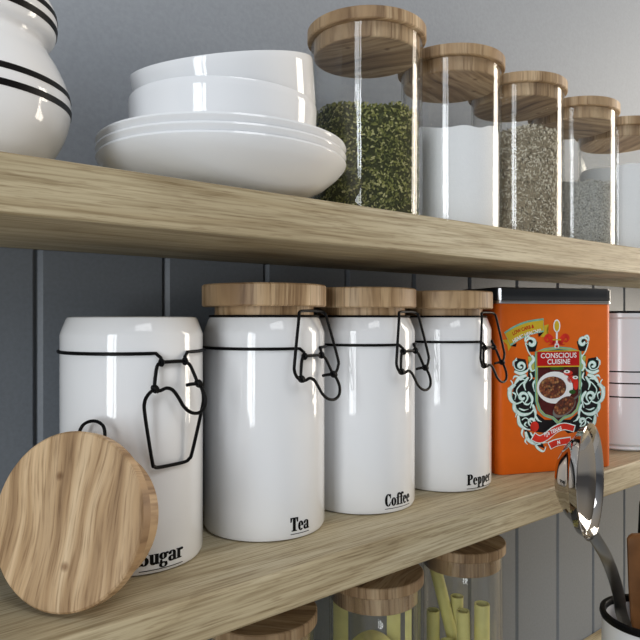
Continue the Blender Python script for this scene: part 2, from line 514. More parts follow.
make_canister('Coffee', 0.4618, 0.4881, 'white ceramic canister lettered Coffee between the tea and pepper ones', lid_rot=1.9)
make_canister('Pepper', 0.5888, 0.4861, 'white ceramic canister lettered Pepper beside the orange tin', lid_rot=4.0, stretch=1.26)

# the sugar canister's lid, leaning on it
LR, LT, LPR, LPL = 0.0565, 0.0105, 0.0460, 0.0278
tau = R(14)
nh = Vector((-0.838, -0.5456, 0))
nn = (nh*math.cos(tau) + Vector((0, 0, math.sin(tau)))).normalized()
upv = (Vector((0, 0, 1)) - nn*nn.z).normalized()
side = upv.cross(nn)
cz = LR*upv.z + LT*nn.z + 0.0003
cen = Vector((0.1420, 0.4268, cz))
t = bpy.data.objects.new('wooden_lid', None); COL.objects.link(t); t.empty_display_size = 0.02
t.matrix_world = Matrix.Translation(cen) @ Matrix((side, upv, nn)).transposed().to_4x4()
tag(t, 'round flat wooden lid leaning upright against the sugar canister', 'lid')
bev = 0.0012
link('lid_plate', lathe([(0, 0), (LR-bev, 0), (LR, -bev), (LR, -LT+bev), (LR-bev, -LT), (0, -LT)], 96), M['lid_flat'], t)
link('plug', lathe([(LPR, -LT), (LPR, -LT-LPL+bev), (LPR-bev, -LT-LPL), (0, -LT-LPL)], 80), M['lid'], t)
hp = [(hx*1.25 - 0.006, hy, hz) for hx, hy, hz in ((-0.0085, LPR-0.001, -LT-0.012), (-0.0085, LPR+0.010, -LT-0.012), (-0.006, LPR+0.0165, -LT-0.012), (0, LPR+0.019, -LT-0.012), (0.006, LPR+0.0165, -LT-0.012), (0.0085, LPR+0.010, -LT-0.012), (0.0085, LPR-0.001, -LT-0.012))]
link('wire_loop', tube(catmull(hp, 6), 0.0012, n=8), M['wire'], t)

# ------------------------------------------------------------------ glass jars
def jar_glass(r, h, t=0.0022):
    return lathe([(0, 0), (r-0.004, 0), (r-0.001, 0.001), (r, 0.004), (r, h-0.0008), (r-0.0008, h), (r-t+0.0005, h), (r-t, h-0.0008), (r-t, 0.007), (r-t-0.003, 0.0045), (0, 0.0045)], 96)
JR, JH = 0.0565, 0.187
JU = [0.462, 0.594, 0.7205, 0.856, 0.987]
JV = [0.480, 0.478, 0.474, 0.473, 0.473]
JL = ['tall glass jar of dried green herbs beside the stacked bowls', 'glass jar of white salt between the herb and seed jars',
      'glass jar packed with brown striped seeds', 'glass jar half full of grey crushed pepper', 'glass jar of white salt at the far right edge of the upper shelf']
def glass_jar(name, r, h, lidr, lth, plug, mat, label, loc, rot):
    t = empty(name, loc)
    tag(t, label, 'jar')
    link('jar_body', jar_glass(r, h), M['glass'], t)
    l = link('lid', lathe([(0, 0), (lidr-0.001, 0), (lidr, -0.001), (lidr, -lth+0.001), (lidr-0.001, -lth), (r-0.0024, -lth), (r-0.0024, -lth-plug+0.001), (r-0.0034, -lth-plug), (0, -lth-plug)], 80), mat, t, loc=(0, 0, h+lth))
    l.rotation_euler = (0, 0, rot)
    return t
for k in range(5):
    t = glass_jar('glass_jar', JR, JH, 0.0605, 0.0122, 0.0150, M['lid_jar'], JL[k], (JU[k], JV[k], TOP), 0.5 + 1.3*k)
    t['group'] = 'glass jars on the upper shelf'

def heap_height(h, amp, ph, slope=0.0):
    return lambda x, y: h + slope*(0.768*x - 0.640*y) + amp*(math.sin(70*x+ph)*0.6 + math.sin(95*y+2*ph)*0.4 + 0.35*math.sin(190*x+3*ph))
def powder(r, hf, n=64, rings=14):
    bm = bmesh.new()
    bot = 0.0048
    lo = [bm.verts.new((r*math.cos(2*PI*i/n), r*math.sin(2*PI*i/n), bot)) for i in range(n)]
    prev = lo
    for kk in range(rings):
        q = r*(1-kk/rings)
        ring = []
        for i in range(n):
            x, y = q*math.cos(2*PI*i/n), q*math.sin(2*PI*i/n)
            ring.append(bm.verts.new((x, y, hf(x, y))))
        for i in range(n):
            bm.faces.new((prev[i], prev[(i+1) % n], ring[(i+1) % n], ring[i]))
        prev = ring
    c = bm.verts.new((0, 0, hf(0, 0)))
    for i in range(n): bm.faces.new((prev[i], prev[(i+1) % n], c))
    bm.faces.new(lo[::-1])
    return bm
def octa(bm, c, ax, ln, w):
    ax = ax.normalized()
    a = ax.orthogonal().normalized(); b = ax.cross(a)
    e0, e1 = bm.verts.new(c+ax*ln), bm.verts.new(c-ax*ln)
    m = [bm.verts.new(c + w*(a*math.cos(q)+b*math.sin(q))) for q in (0, PI/2, PI, 3*PI/2)]
    for i in range(4):
        bm.faces.new((m[i], m[(i+1) % 4], e0)); bm.faces.new((m[(i+1) % 4], m[i], e1))
def flake(bm, c, a, b, bendv):
    v = [bm.verts.new(p) for p in (c-a-b, c+a*0.9-b*0.8+bendv, c+a+b, c-a*0.8+b*0.9+bendv)]
    bm.faces.new(v)
def granular(r, hf, count, maker, seed):
    rg = random.Random(seed)
    bm = powder(r-0.0022, lambda x, y: hf(x, y)-0.0022)
    for f in bm.faces: f.material_index = 1
    for i in range(count):
        th = rg.uniform(0, 2*PI)
        if rg.random() < 0.86:
            q = r - rg.uniform(0.0008, 0.0026)
            x, y = q*math.cos(th), q*math.sin(th)
            z = rg.uniform(0.006, hf(x, y))
        else:
            q = r*math.sqrt(rg.random())*0.97
            x, y = q*math.cos(th), q*math.sin(th)
            z = hf(x, y) - rg.uniform(-0.001, 0.0015)
        c = Vector((x, y, z))
        rad = Vector((math.cos(th), math.sin(th), 0))
        maker(bm, c, rad, rg)
    return bm
def rv(rg): return Vector((rg.uniform(-1, 1), rg.uniform(-1, 1), rg.uniform(-1, 1)))
def mk_herb(bm, c, rad, rg):
    a = rv(rg); a = (a - rad*a.dot(rad)*0.75).normalized()
    b = a.cross(rad + 0.5*rv(rg)).normalized()
    flake(bm, c, a*rg.uniform(0.0010, 0.0024), b*rg.uniform(0.0005, 0.0011), rad*rg.uniform(-0.0005, 0.0005))
def mk_seed(bm, c, rad, rg):
    a = rv(rg); a = a - rad*a.dot(rad)*0.85
    octa(bm, c, a, rg.uniform(0.0021, 0.0031), rg.uniform(0.0006, 0.0009))
def mk_grit(bm, c, rad, rg):
    octa(bm, c, rv(rg), rg.uniform(0.0006, 0.0011), rg.uniform(0.0005, 0.0008))
IR = JR - 0.0029
def content(name, k, bm, mat, label, cat, smooth=False, core=None):
    o = link(name, bm, mat, smooth=smooth, loc=(JU[k], JV[k], TOP))
    if core: o.data.materials.append(core)
    tag(o, label, cat, kind='stuff')
content('dried_herbs', 0, granular(IR, heap_height(0.1130, 0.0035, 1.0, -0.05), 8500, mk_herb, 1), M['herb'], 'dark green dried herb flakes filling the first glass jar', 'herbs', core=plain('herb_shade', (0.035, 0.04, 0.008), 0.9, noise=0.3, nscale=600))
content('salt', 1, powder(IR, heap_height(0.1145, 0.004, 0.4, -0.04)), M['salt'], 'white salt in the glass jar just right of the green herbs', 'salt', True)
content('seeds', 2, granular(IR, heap_height(0.1355, 0.004, 2.2, -0.05), 8500, mk_seed, 2), M['seed'], 'brown and beige slender seeds heaped in the third glass jar', 'seeds', core=plain('seed_shade', (0.30, 0.25, 0.17), 0.9, noise=0.4, nscale=600))
content('crushed_pepper', 3, granular(IR, heap_height(0.0915, 0.003, 0.2, -0.07), 9500, mk_grit, 3), M['grit'], 'grey coarsely crushed pepper in the half full glass jar', 'pepper', core=plain('grit_shade', (0.42, 0.42, 0.39), 0.9, noise=0.6, nscale=900))
content('salt', 4, powder(IR, heap_height(0.1300, 0.0035, 3.3)), M['salt'], 'white salt in the glass jar at the far right edge', 'salt', True)

# tall pasta jars under the middle shelf
PJ = [(0.352, 0.510), (0.503, 0.510), (0.655, 0.510)]
PL = ['tall glass pasta jar nearest the camera, mostly hidden under the middle shelf', 'tall glass jar of flat pasta sheets, middle one under the shelf', 'tall glass jar of pasta tubes, rightmost one under the shelf']
for k in range(3):
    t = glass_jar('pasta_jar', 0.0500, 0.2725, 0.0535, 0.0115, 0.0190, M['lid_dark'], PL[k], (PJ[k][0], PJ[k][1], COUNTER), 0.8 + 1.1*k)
    t['group'] = 'glass pasta jars under the middle shelf'
def pasta_tube(jar, x, y, ztop, lean, ln, label, r=0.0085):
    """a hollow tube, its top end at (x, y, ztop) in the jar; lean = offset of the foot"""
    top = Vector((x, y, ztop)); ft = Vector((x+lean[0], y+lean[1], 0.0058 + 0.0015))
    d = (top-ft).normalized()
    q = d.to_track_quat('Z', 'Y').to_matrix().to_4x4()
    L = (top-ft).length
    bm = lathe([(r, 0), (r, L), (r-0.0016, L), (r-0.0016, 0)], 20, None, Matrix.Translation(ft) @ q, True)
    o = link('pasta_tube', bm, M['pasta'], loc=(PJ[jar][0], PJ[jar][1], COUNTER))
    tag(o, label, 'pasta', 'pasta tubes in the rightmost jar')
for right, deep, ztop, fr, fd, lab_, rad_ in (
    (-0.0335, -0.004, 0.2500, 0.0280, 0.004, 'longest pasta tube, leaning to the left under the jar lid', 0.0075),
    (-0.0050, 0.004, 0.2110, -0.0060, 0.008, 'upright pasta tube just behind the middle of the jar', 0.0080),
    (-0.0020, -0.0180, 0.2025, 0.0000, -0.0190, 'front pasta tube with its cut end below the one behind', 0.0080),
    (0.0222, -0.0130, 0.2090, 0.0222, -0.0130, 'thick upright pasta tube at the right of the jar', 0.0093),
    (-0.0370, -0.0080, 0.1990, -0.0370, -0.0080, 'short pasta tube at the left side of the jar', 0.0080),
    (-0.0230, -0.0260, 0.1700, -0.0230, -0.0260, 'short pasta tube low at the front left of the jar', 0.0080),
    (0.0100, 0.0330, 0.1650, 0.0100, 0.0330, 'shortest pasta tube low at the back of the jar', 0.0080)):
    c_, s_ = 0.768, 0.640
    x_, y_ = right*c_ + deep*s_, -right*s_ + deep*c_
    fx_, fy_ = fr*c_ + fd*s_, -fr*s_ + fd*c_
    pasta_tube(2, x_, y_, ztop, (fx_-x_, fy_-y_), 0, lab_, rad_)

def noodle(jar, path, y0, y1, label, th=0.0016):
    """a flat sheet: a bent strip in the x-z plane, broad along local depth, turned to the jar's view side"""
    P = catmull([(x, 0, z) for x, z in path], 8)
    bm = bmesh.new()
    rows = []
    for i, p in enumerate(P):
        a = P[max(i-1, 0)]; b = P[min(i+1, len(P)-1)]
        t_ = (b-a).normalized(); n_ = Vector((t_.z, 0, -t_.x))
        rows.append([bm.verts.new(p + n_*s*th/2 + Vector((0, y, 0))) for s, y in ((-1, y0), (1, y0), (1, y1), (-1, y1))])
    for a, b in zip(rows[:-1], rows[1:]):
        for k in range(4): bm.faces.new((a[k], a[(k+1) % 4], b[(k+1) % 4], b[k]))
    bm.faces.new(rows[0][::-1]); bm.faces.new(rows[-1])
    o = link('pasta_sheet', bm, M['pasta'], loc=(PJ[jar][0], PJ[jar][1], COUNTER))
    o.rotation_euler = (0, 0, R(-40))
    tag(o, label, 'pasta', 'pasta sheets in the jars under the shelf')
Z0 = 0.0062
def flat_sheet(jar, x0, x1, y, z1, bow, label):
    P = catmull([(x0, y, 0), (0.5*(x0+x1), y-bow, 0), (x1, y, 0)], 6)
    bm = bmesh.new()
    rows = [[bm.verts.new((p.x, p.y + s, z)) for s, z in ((-0.0008, Z0), (0.0008, Z0), (0.0008, z1), (-0.0008, z1))] for p in P]
    for a, b in zip(rows[:-1], rows[1:]):
        for k in range(4): bm.faces.new((a[k], a[(k+1) % 4], b[(k+1) % 4], b[k]))
    bm.faces.new(rows[0][::-1]); bm.faces.new(rows[-1])
    o = link('pasta_sheet', bm, M['pasta'], loc=(PJ[jar][0], PJ[jar][1], COUNTER))
    o.rotation_euler = (0, 0, R(-43))
    tag(o, label, 'pasta', 'pasta sheets in the jars under the shelf')
flat_sheet(1, -0.0455, -0.0290, 0.004, 0.2500, 0.001, 'upright flat pasta sheet at the left of the middle jar')
flat_sheet(1, 0.0140, 0.0290, 0.012, 0.2505, 0.001, 'upright flat pasta sheet right of the curled ones')
flat_sheet(1, 0.0330, 0.0400, -0.004, 0.2505, 0.0005, 'narrow upright pasta strip at the right of the middle jar')
for q, (sc, lab_) in enumerate(((1.0, 'outermost curled pasta sheet in the middle jar'), (0.88, 'middle curled pasta sheet in the middle jar'), (0.74, 'innermost curled pasta sheet in the middle jar'))):
    w = 0.027*sc
    zt = 0.2145 - 0.003*q
    noodle(1, [(-0.003-w, 0.14), (-0.003-w*0.97, zt-0.024*sc), (-0.003-w*0.62, zt-0.007*sc), (-0.003, zt), (-0.003+w*0.62, zt-0.007*sc), (-0.003+w*0.97, zt-0.024*sc), (-0.003+w, 0.14)], -0.026+0.004*q, 0.004, lab_)
flat_sheet(0, 0.0300, 0.0410, -0.010, 0.2505, 0.0005, 'upright pasta strip in the nearest, mostly hidden jar')
flat_sheet(0, -0.0250, 0.0220, -0.012, 0.228, 0.004, 'broad pasta sheet in the nearest, mostly hidden jar')

# ------------------------------------------------------------------ dishes on the upper shelf
def shallow_bowl(r, h):
    return lathe([(0, 0.003), (r*0.36, 0.003), (r*0.38, 0.0), (r*0.43, 0.0), (r*0.45, 0.002), (r*0.64, 0.0062), (r*0.82, 0.0140), (r*0.93, h*0.68), (r*0.985, h*0.86), (r, h*0.955), (r*0.996, h), (r*0.985, h),
                  (r*0.965, h*0.93), (r*0.89, h*0.70), (r*0.74, 0.0125), (r*0.5, 0.0075), (0, 0.0065)], 128)
def deep_bowl(r, h):
    return lathe([(0, 0.003), (r*0.48, 0.003), (r*0.50, 0.0), (r*0.57, 0.0), (r*0.60, 0.002), (r*0.82, 0.006), (r*0.94, 0.013), (r*0.98, 0.022), (r, h*0.9), (r*1.003, h-0.0012), (r*0.998, h), (r*0.975, h-0.0006), (r*0.965, h*0.9),
                  (r*0.94, 0.026), (r*0.88, 0.015), (r*0.76, 0.008), (0, 0.006)], 128)
DX, DY = 0.2805, 0.4592
g = 'white shallow bowls at the bottom of the stack'
WL = ['wide white shallow bowl at the bottom of the stack', 'wide white shallow bowl, second from the bottom of the stack', 'wide white shallow bowl, third up, holding the deep bowls']
first = None
for k in range(3):
    if first is None:
        first = link('shallow_bowl', shallow_bowl(0.1000, 0.0330), M['ceramic'], loc=(DX, DY, TOP))
        o = first
    else:
        o = first.copy(); COL.objects.link(o)
    o.location = (DX, DY, TOP + 0.0062*k)
    o.rotation_euler = (0, 0, 0.7*k)
    tag(o, WL[k], 'bowl', g)
b1 = link('deep_bowl', deep_bowl(0.0757, 0.0580), M['ceramic'], loc=(DX, DY, TOP + 0.0124 + 0.0077))
tag(b1, 'lower white deep bowl sitting in the shallow bowls', 'bowl', 'white deep bowls on top of the stack')
b2 = b1.copy(); COL.objects.link(b2)
from mathutils import Quaternion
b2.scale = (0.98, 0.98, 0.98)
b2.rotation_mode = 'QUATERNION'
qt = Quaternion(Vector((0.64, 0.768, 0)), R(-7.0)) @ Quaternion(Vector((0.768, -0.640, 0)), R(13.0))
b2.rotation_quaternion = qt
b2.location = Vector((DX-0.001, DY+0.001, TOP + 0.0201 + 0.058 + 0.0330)) - (qt @ Vector((0, 0, 0.0568)))
tag(b2, 'topmost white deep bowl, tilted, rising to the right', 'bowl', 'white deep bowls on top of the stack')

# banded pot at the left edge of the upper shelf
t = empty('banded_pot', (0.0905, 0.462, TOP))
tag(t, 'round white banded pot with black double lines at the upper left corner', 'pot')
VP = [(0.036, 0.0), (0.0395, 0.001), (0.041, 0.005), (0.0455, 0.013), (0.0515, 0.027), (0.0545, 0.042), (0.0535, 0.055), (0.0490, 0.068), (0.0440, 0.078), (0.0415, 0.0835), (0.0420, 0.087), (0.0455, 0.090), (0.0470, 0.096), (0.0470, 0.104), (0.0445, 0.112), (0.036, 0.121), (0.018, 0.128)]
P = catmull([(r*1.17, 0, z) for r, z in VP], 5)
link('pot_body', lathe([(0, 0)] + [(p.x, p.z) for p in P] + [(0, 0.130)], 112), M['ceramic'], t)
def rad_at(z):
    for a, b in zip(P[:-1], P[1:]):
        if a.z <= z <= b.z: return a.x + (b.x-a.x)*(z-a.z)/max(b.z-a.z, 1e-9)
    return 0.04
for z in (0.0420, 0.0520, 0.0955, 0.1040):
    q = []
    for dz in (-0.0019, 0.0019):
        q.append((rad_at(z+dz) + 0.0003, z+dz))
    link('black_band', lathe([(rad_at(z-0.0019)-0.0003, z-0.0020)] + q + [(rad_at(z+0.0019)-0.0003, z+0.0020)], 112), M['black'], t)

# ------------------------------------------------------------------ pot behind the tin
t = empty('enamel_pot', (0.964, 0.458, MID))
tag(t, 'white enamel pot with black rim and three black lines behind the orange tin', 'pot')
PRr = 0.060
link('pot_body', lathe([(0, 0.001), (PRr-0.006, 0.0), (PRr-0.003, 0.001), (PRr-0.0015, 0.003), (PRr-0.003, 0.0062), (PRr-0.0024, 0.0078), (PRr-0.0004, 0.0095), (PRr, 0.013), (PRr, 0.150), (PRr-0.001, 0.154), (PRr-0.001, 0.186), (PRr+0.0015, 0.189), (PRr+0.0015, 0.195), (PRr-0.002, 0.196), (PRr-0.003, 0.190), (PRr-0.003, 0.01), (0, 0.01)], 96), M['enamel'], t)
link('rim', tube([Vector(((PRr+0.0006)*math.cos(2*PI*i/80), (PRr+0.0006)*math.sin(2*PI*i/80), 0.1958)) for i in range(80)], 0.0018, n=8, closed=True), M['black'], t)
for z in (0.0763, 0.0955, 0.1120):
    link('black_band', lathe([(PRr-0.0002, z-0.001), (PRr+0.0003, z-0.0009), (PRr+0.0003, z+0.0009), (PRr-0.0002, z+0.001)], 96), M['black'], t)

# ------------------------------------------------------------------ orange tin
A = Vector((0.6565, 0.4576, 0)); B_ = Vector((0.8085, 0.3934, 0))
fx = (B_-A).normalized(); fy = Vector((-fx.y, fx.x, 0))     # fy points into the wall
TW, TD, THT = (B_-A).length, 0.098, 0.2054
t = empty('tin_box', A + fx*TW/2 + fy*TD/2, math.atan2(fx.y, fx.x))
tag(t, 'orange metal tin with scrolled crest label and dark lid', 'tin')
TINPOS = t
def rounded_box(x0, x1, y0, y1, z0, z1, r, edge, n=6):
    bm = bmesh.new()
    def loop(ins, z):
        rr = max(r-ins, 0.0005)
        out = []
        for cx, cy, a0 in ((x1-r, y1-r, 0), (x0+r, y1-r, 90), (x0+r, y0+r, 180), (x1-r, y0+r, 270)):
            for i in range(n+1):
                a = R(a0 + 90*i/n)
                out.append(bm.verts.new((cx+rr*math.cos(a), cy+rr*math.sin(a), z)))
        return out
    ls = [loop(edge, z0), loop(edge*0.3, z0+edge*0.3), loop(0, z0+edge), loop(0, z1-edge), loop(edge*0.3, z1-edge*0.3), loop(edge, z1)]
    m = len(ls[0])
    for a, b in zip(ls[:-1], ls[1:]):
        for i in range(m): bm.faces.new((a[i], a[(i+1) % m], b[(i+1) % m], b[i]))
    bm.faces.new(ls[0][::-1]); bm.faces.new(ls[-1])
    return bm
link('body', rounded_box(-TW/2, TW/2, -TD/2, TD/2, 0, THT, 0.010, 0.002), M['orange'], t)
l = link('lid', rounded_box(-TW/2-0.0006, TW/2+0.0006, -TD/2-0.0006, TD/2+0.0006, THT+0.0030, 0.2245, 0.010, 0.0022), M['tinlid'], t)
link('lid_rim', rounded_box(-TW/2-0.0012, TW/2+0.0012, -TD/2-0.0012, TD/2+0.0012, THT-0.0008, THT+0.0034, 0.010, 0.0012), M['tinedge'], l)
for sx in (-1, 1):          # highlights painted as bright strips on the lid's upright corners
    bm = bmesh.new()
    rr = 0.0108
    q = [R(a) for a in ((222, 232, 242) if sx < 0 else (296, 306, 316))]
    cx, cy = sx*(TW/2+0.0006-0.010), -(TD/2+0.0006-0.010)
    rows = [[bm.verts.new((cx+rr*math.cos(a), cy+rr*math.sin(a), z)) for z in (THT+0.0032, 0.2228)] for a in q]
    for a, b in zip(rows[:-1], rows[1:]): bm.faces.new((a[0], b[0], b[1], a[1]))
    link('corner_highlight', bm, M['tinedge'], l)

# artwork on the front: traced in image pixel coordinates, mapped onto the tin's face, slightly raised print
FY = -TD/2
def lab(px, py):  # image pixels to coordinates on the tin's front face
    s = (px-498)/114.5
    z0, z1 = 0.772, 0.8184
    a = s*z0/(z1 + s*(z0-z1))
    yb = 476 - 9*s; yt = 303 + 3*s
    return (-TW/2 + a*TW, (yb-py)/(yb-yt)*THT)
def crop4(x, y): return lab(500 + x/4.267, 310 + y/4.267)
def sheet(name, polys, mat, lift, parent, key=crop4):
    bm = bmesh.new()
    for p in polys:
        vs = [bm.verts.new((*[key(x, y)[0]], FY - lift*0.0001, key(x, y)[1])) for x, y in p]
        try: bm.faces.new(vs)
        except ValueError: pass
    bmesh.ops.triangulate(bm, faces=[f for f in bm.faces if len(f.verts) > 4])
    return link(name, bm, mat, parent, smooth=False)
def ell(cx, cy, rx, ry, n=28, rot=0.0):
    c, s = math.cos(rot), math.sin(rot)
    return [(cx + rx*math.cos(2*PI*i/n)*c - ry*math.sin(2*PI*i/n)*s, cy + rx*math.cos(2*PI*i/n)*s + ry*math.sin(2*PI*i/n)*c) for i in range(n)]
def stroke(pts, w0, w1=None, sub=6, taper=True):
    """a brush stroke as quads; widest near its first third"""
    P = catmull([(x, y, 0) for x, y in pts], sub)
    n = len(P); out = []
    L, Rr_ = [], []
    for i, p in enumerate(P):
        a = P[max(i-1, 0)]; b = P[min(i+1, n-1)]
        d = (b-a).normalized() if (b-a).length else Vector((1, 0, 0))
        nn_ = Vector((-d.y, d.x, 0))
        s = i/(n-1)
        w = (w0*(0.35+0.65*math.sin(PI*min(1, s*1.1+0.12))) if taper else w0) if w1 is None else w0 + (w1-w0)*s
        L.append((p.x+nn_.x*w/2, p.y+nn_.y*w/2)); Rr_.append((p.x-nn_.x*w/2, p.y-nn_.y*w/2))
    for i in range(n-1): out.append([L[i], L[i+1], Rr_[i+1], Rr_[i]])
    return out
def spiral(cx, cy, r0, r1, a0, turns, n=16):
    return [(cx + (r0+(r1-r0)*i/n)*math.cos(R(a0)+turns*2*PI*i/n), cy + (r0+(r1-r0)*i/n)*math.sin(R(a0)+turns*2*PI*i/n)) for i in range(n+1)]

# shield frame
def shield(i):  # inset i
    return [(150+i, 182+i*0.3), (190, 168+i), (245, 162+i), (300, 168+i), (342-i, 182+i*0.3), (342-i, 300), (341-i, 390), (330-i, 428-i*0.4), (305-i*0.5, 452-i*0.8), (270-i*0.3, 464-i), (246, 488-i*1.4), (222+i*0.3, 464-i), (186+i*0.5, 452-i*0.8), (163+i, 428-i*0.4), (151+i, 390), (150+i, 300)]
sh = sheet('shield', [shield(-3)], M['teal'], 6, t)
sheet('shield_frame', [shield(2)], M['gold_lime'], 7, sh)
sheet('shield_frame', [shield(6)], M['teal'], 8, sh)
sheet('picture_ground', [shield(9)], M['maroon'], 9, sh)
sheet('plate', [ell(231, 333, 77, 68)], M['white'], 10, sh)
sheet('plate_well', [ell(229, 333, 60, 52)], M['ceramic'], 11, sh)
sheet('chili', [ell(221, 333, 58, 47)], M['chili'], 12, sh)
sheet('pepper', [ell(302, 298, 18, 16), ell(320, 318, 11, 26), ell(287, 272, 20, 11)], M['redbright'], 10, sh)
sheet('pepper_ring', [ell(282, 266, 13, 7), ell(318, 291, 12, 7)], M['white'], 11, sh)
sheet('pepper_centre', [ell(282, 266, 5, 3), ell(318, 291, 5, 3), ell(240, 252, 30, 7), ell(305, 352, 14, 9)], M['pgreen'], 12, sh)
sheet('spoon', [ell(270, 418, 57, 31, 28, R(-38))] + stroke([(305, 388), (335, 362), (336, 342)], 9, 7), M['steel'], 13, sh)
sheet('chili', [ell(271, 410, 51, 32, 28, R(-38))], M['chili'], 14, sh)
bn = sheet('banner', [[(155, 180), (334, 180), (334, 244), (155, 244)]], M['red'], 15, sh)
sheet('banner_edge', [[(155, 241), (334, 241), (334, 246), (155, 246)], [(155, 176), (334, 176), (334, 180), (155, 180)]], M['gold'], 16, sh)
def text(s, cx, cy, h, parent, mat, lift, rot=0.0, squeeze=1.0, bold=0.0, bend=0.0):
    """built-in face turned to mesh, centred on (cx, cy) in image-crop pixels, h tall in metres"""
    cu = bpy.data.curves.new('lettering', 'FONT')
    cu.body = s; cu.align_x = 'CENTER'; cu.align_y = 'CENTER'
    cu.size = h*1.38; cu.offset = bold
    tmp = bpy.data.objects.new('tmp', cu)
    me = bpy.data.meshes.new_from_object(tmp)
    bpy.data.objects.remove(tmp)
    x0, z0 = crop4(cx, cy)
    c, sn = math.cos(rot), math.sin(rot)
    for v in me.vertices:
        x, y = v.co.x*squeeze, v.co.y
        if bend:
            th = x/bend
            x, y = (bend+y)*math.sin(th), (bend+y)*math.cos(th)-bend
        v.co = (x0 + x*c - y*sn, FY - lift*0.0001, z0 + x*sn + y*c)
    me.materials.clear(); me.materials.append(mat)
    o = bpy.data.objects.new('lettering', me)
    COL.objects.link(o); o.parent = parent
    return o
text('CONSCIOUS', 246, 198, 0.0062, bn, M['white'], 18, 0.0, 1.06, 0.00012)
text('CUISINE', 246, 224, 0.0062, bn, M['white'], 18, 0.0, 1.06, 0.00012)
# fleur-de-lis with a spoon
fl = sheet('fleur_de_lis', stroke([(236, 148), (222, 140), (215, 124), (203, 114), (192, 124), (197, 138), (207, 136)], 21) + stroke([(244, 148), (258, 140), (265, 124), (277, 114), (289, 124), (284, 138), (273, 136)], 21)
     + stroke([(236, 128), (222, 148), (206, 152)], 11) + stroke([(244, 128), (258, 148), (274, 152)], 11), M['redbright'], 5, t)
sheet('spoon', [ell(240, 72, 15, 28)] + stroke([(240, 95), (240, 150)], 8, 7) + [ell(240, 158, 10, 14)], M['white'], 7, fl)
sheet('spoon_bowl', [ell(240, 72, 10, 22), [(222, 128), (258, 128), (258, 133), (222, 133)]], M['gold'], 8, fl)
sheet('heart', [ell(238, 158, 4, 5), ell(242, 158, 4, 5)], M['red'], 9, fl)
# yellow ribbon, top left
def arcband(pts_top, pts_bot):
    T_ = catmull([(x, y, 0) for x, y in pts_top], 5); B2 = catmull([(x, y, 0) for x, y in pts_bot], 5)
    return [[(T_[i].x, T_[i].y), (T_[i+1].x, T_[i+1].y), (B2[i+1].x, B2[i+1].y), (B2[i].x, B2[i].y)] for i in range(len(T_)-1)]
rb = sheet('ribbon', arcband([(16, 96), (60, 68), (115, 48), (184, 38)], [(44, 154), (85, 128), (130, 108), (186, 96)]), M['teal'], 5, t)
sheet('ribbon_face', arcband([(20, 102), (62, 76), (116, 56), (183, 46)], [(42, 146), (84, 121), (129, 101), (184, 90)]), M['gold'], 6, rb)
sheet('ribbon_tail', [[(8, 128), (30, 126), (52, 150), (34, 176), (30, 150)]], M['gold'], 4, rb)
sheet('ribbon_tail', [[(186, 70), (206, 64), (196, 90), (203, 118), (172, 118), (186, 96)]], M['gold'], 4, rb)
sheet('ribbon_fold', [[(44, 154), (70, 142), (66, 158)]], M['pblack'], 6, rb)
sheet('ribbon_fold', [[(160, 102), (184, 98), (164, 118)]], M['pblack'], 6, rb)
text('LOW CARB &', 96, 84, 0.0043, rb, M['red'], 8, R(17), 0.86, 0.00018, 0.10)
text('HEART HEALTHY!', 112, 107, 0.0044, rb, M['white'], 8, R(18), 0.86, 0.00018, 0.12)
# scrolls: dark gaps, mint edge, white leaf strokes; the right side mirrors the left
SPINE = [
 (spiral(132, 142, 4, 25, 200, -1.15) + [(120, 180), (132, 198)], 15),
 ([(128, 120), (112, 116), (106, 134), (118, 150)], 9),
 ([(134, 196), (142, 214), (126, 238), (136, 262), (156, 250)], 14),
 (spiral(88, 240, 4, 20, 40, 1.2) + [(64, 250), (58, 226), (70, 206)], 13),
 ([(60, 262), (86, 272), (112, 262), (124, 246)], 14),
 ([(112, 280), (84, 290), (66, 310), (58, 330)], 16),
 ([(78, 286), (62, 284), (54, 296)], 9),
 ([(64, 318), (42, 340), (44, 380), (66, 400), (92, 392)], 18),
 (spiral(96, 372, 5, 24, 10, 1.2) + [(70, 350), (84, 322), (104, 306)], 14),
 ([(120, 288), (102, 316), (108, 344)], 12),
 ([(60, 392), (62, 424), (90, 446), (126, 442), (146, 420)], 17),
 ([(66, 420), (70, 440), (64, 458)], 9),
 ([(118, 350), (136, 380), (128, 420)], 13),
 (spiral(136, 478, 4, 20, 100, -1.1) + [(112, 462), (92, 470)], 12),
 ([(76, 450), (82, 486), (104, 506), (128, 512)], 15),
 ([(98, 500), (92, 528), (100, 546)], 9),
 ([(108, 520), (118, 552), (146, 572), (172, 572)], 15),
 ([(146, 566), (160, 590), (184, 604), (194, 584)], 11),
 ([(118, 540), (106, 560), (116, 574)], 8),
 ([(168, 548), (178, 566), (198, 566)], 10),
 ([(138, 404), (150, 440), (146, 466)], 12),
 ([(150, 300), (140, 320), (146, 350)], 9), ([(84, 300), (96, 296), (112, 304)], 7), ([(52, 352), (66, 362), (62, 384)], 7), ([(100, 400), (118, 404), (132, 392)], 8),
 ([(80, 420), (100, 428), (120, 424)], 7), ([(150, 452), (160, 470), (176, 478)], 9), ([(112, 478), (104, 490), (116, 500)], 7), ([(128, 522), (140, 540), (160, 548)], 8),
 ([(46, 330), (34, 336), (36, 352)], 6), ([(44, 300), (52, 312), (48, 324)], 6), ([(72, 214), (56, 222), (54, 240)], 7), ([(128, 270), (134, 290), (124, 304)], 8), ([(148, 206), (156, 222), (148, 240)], 7),
]
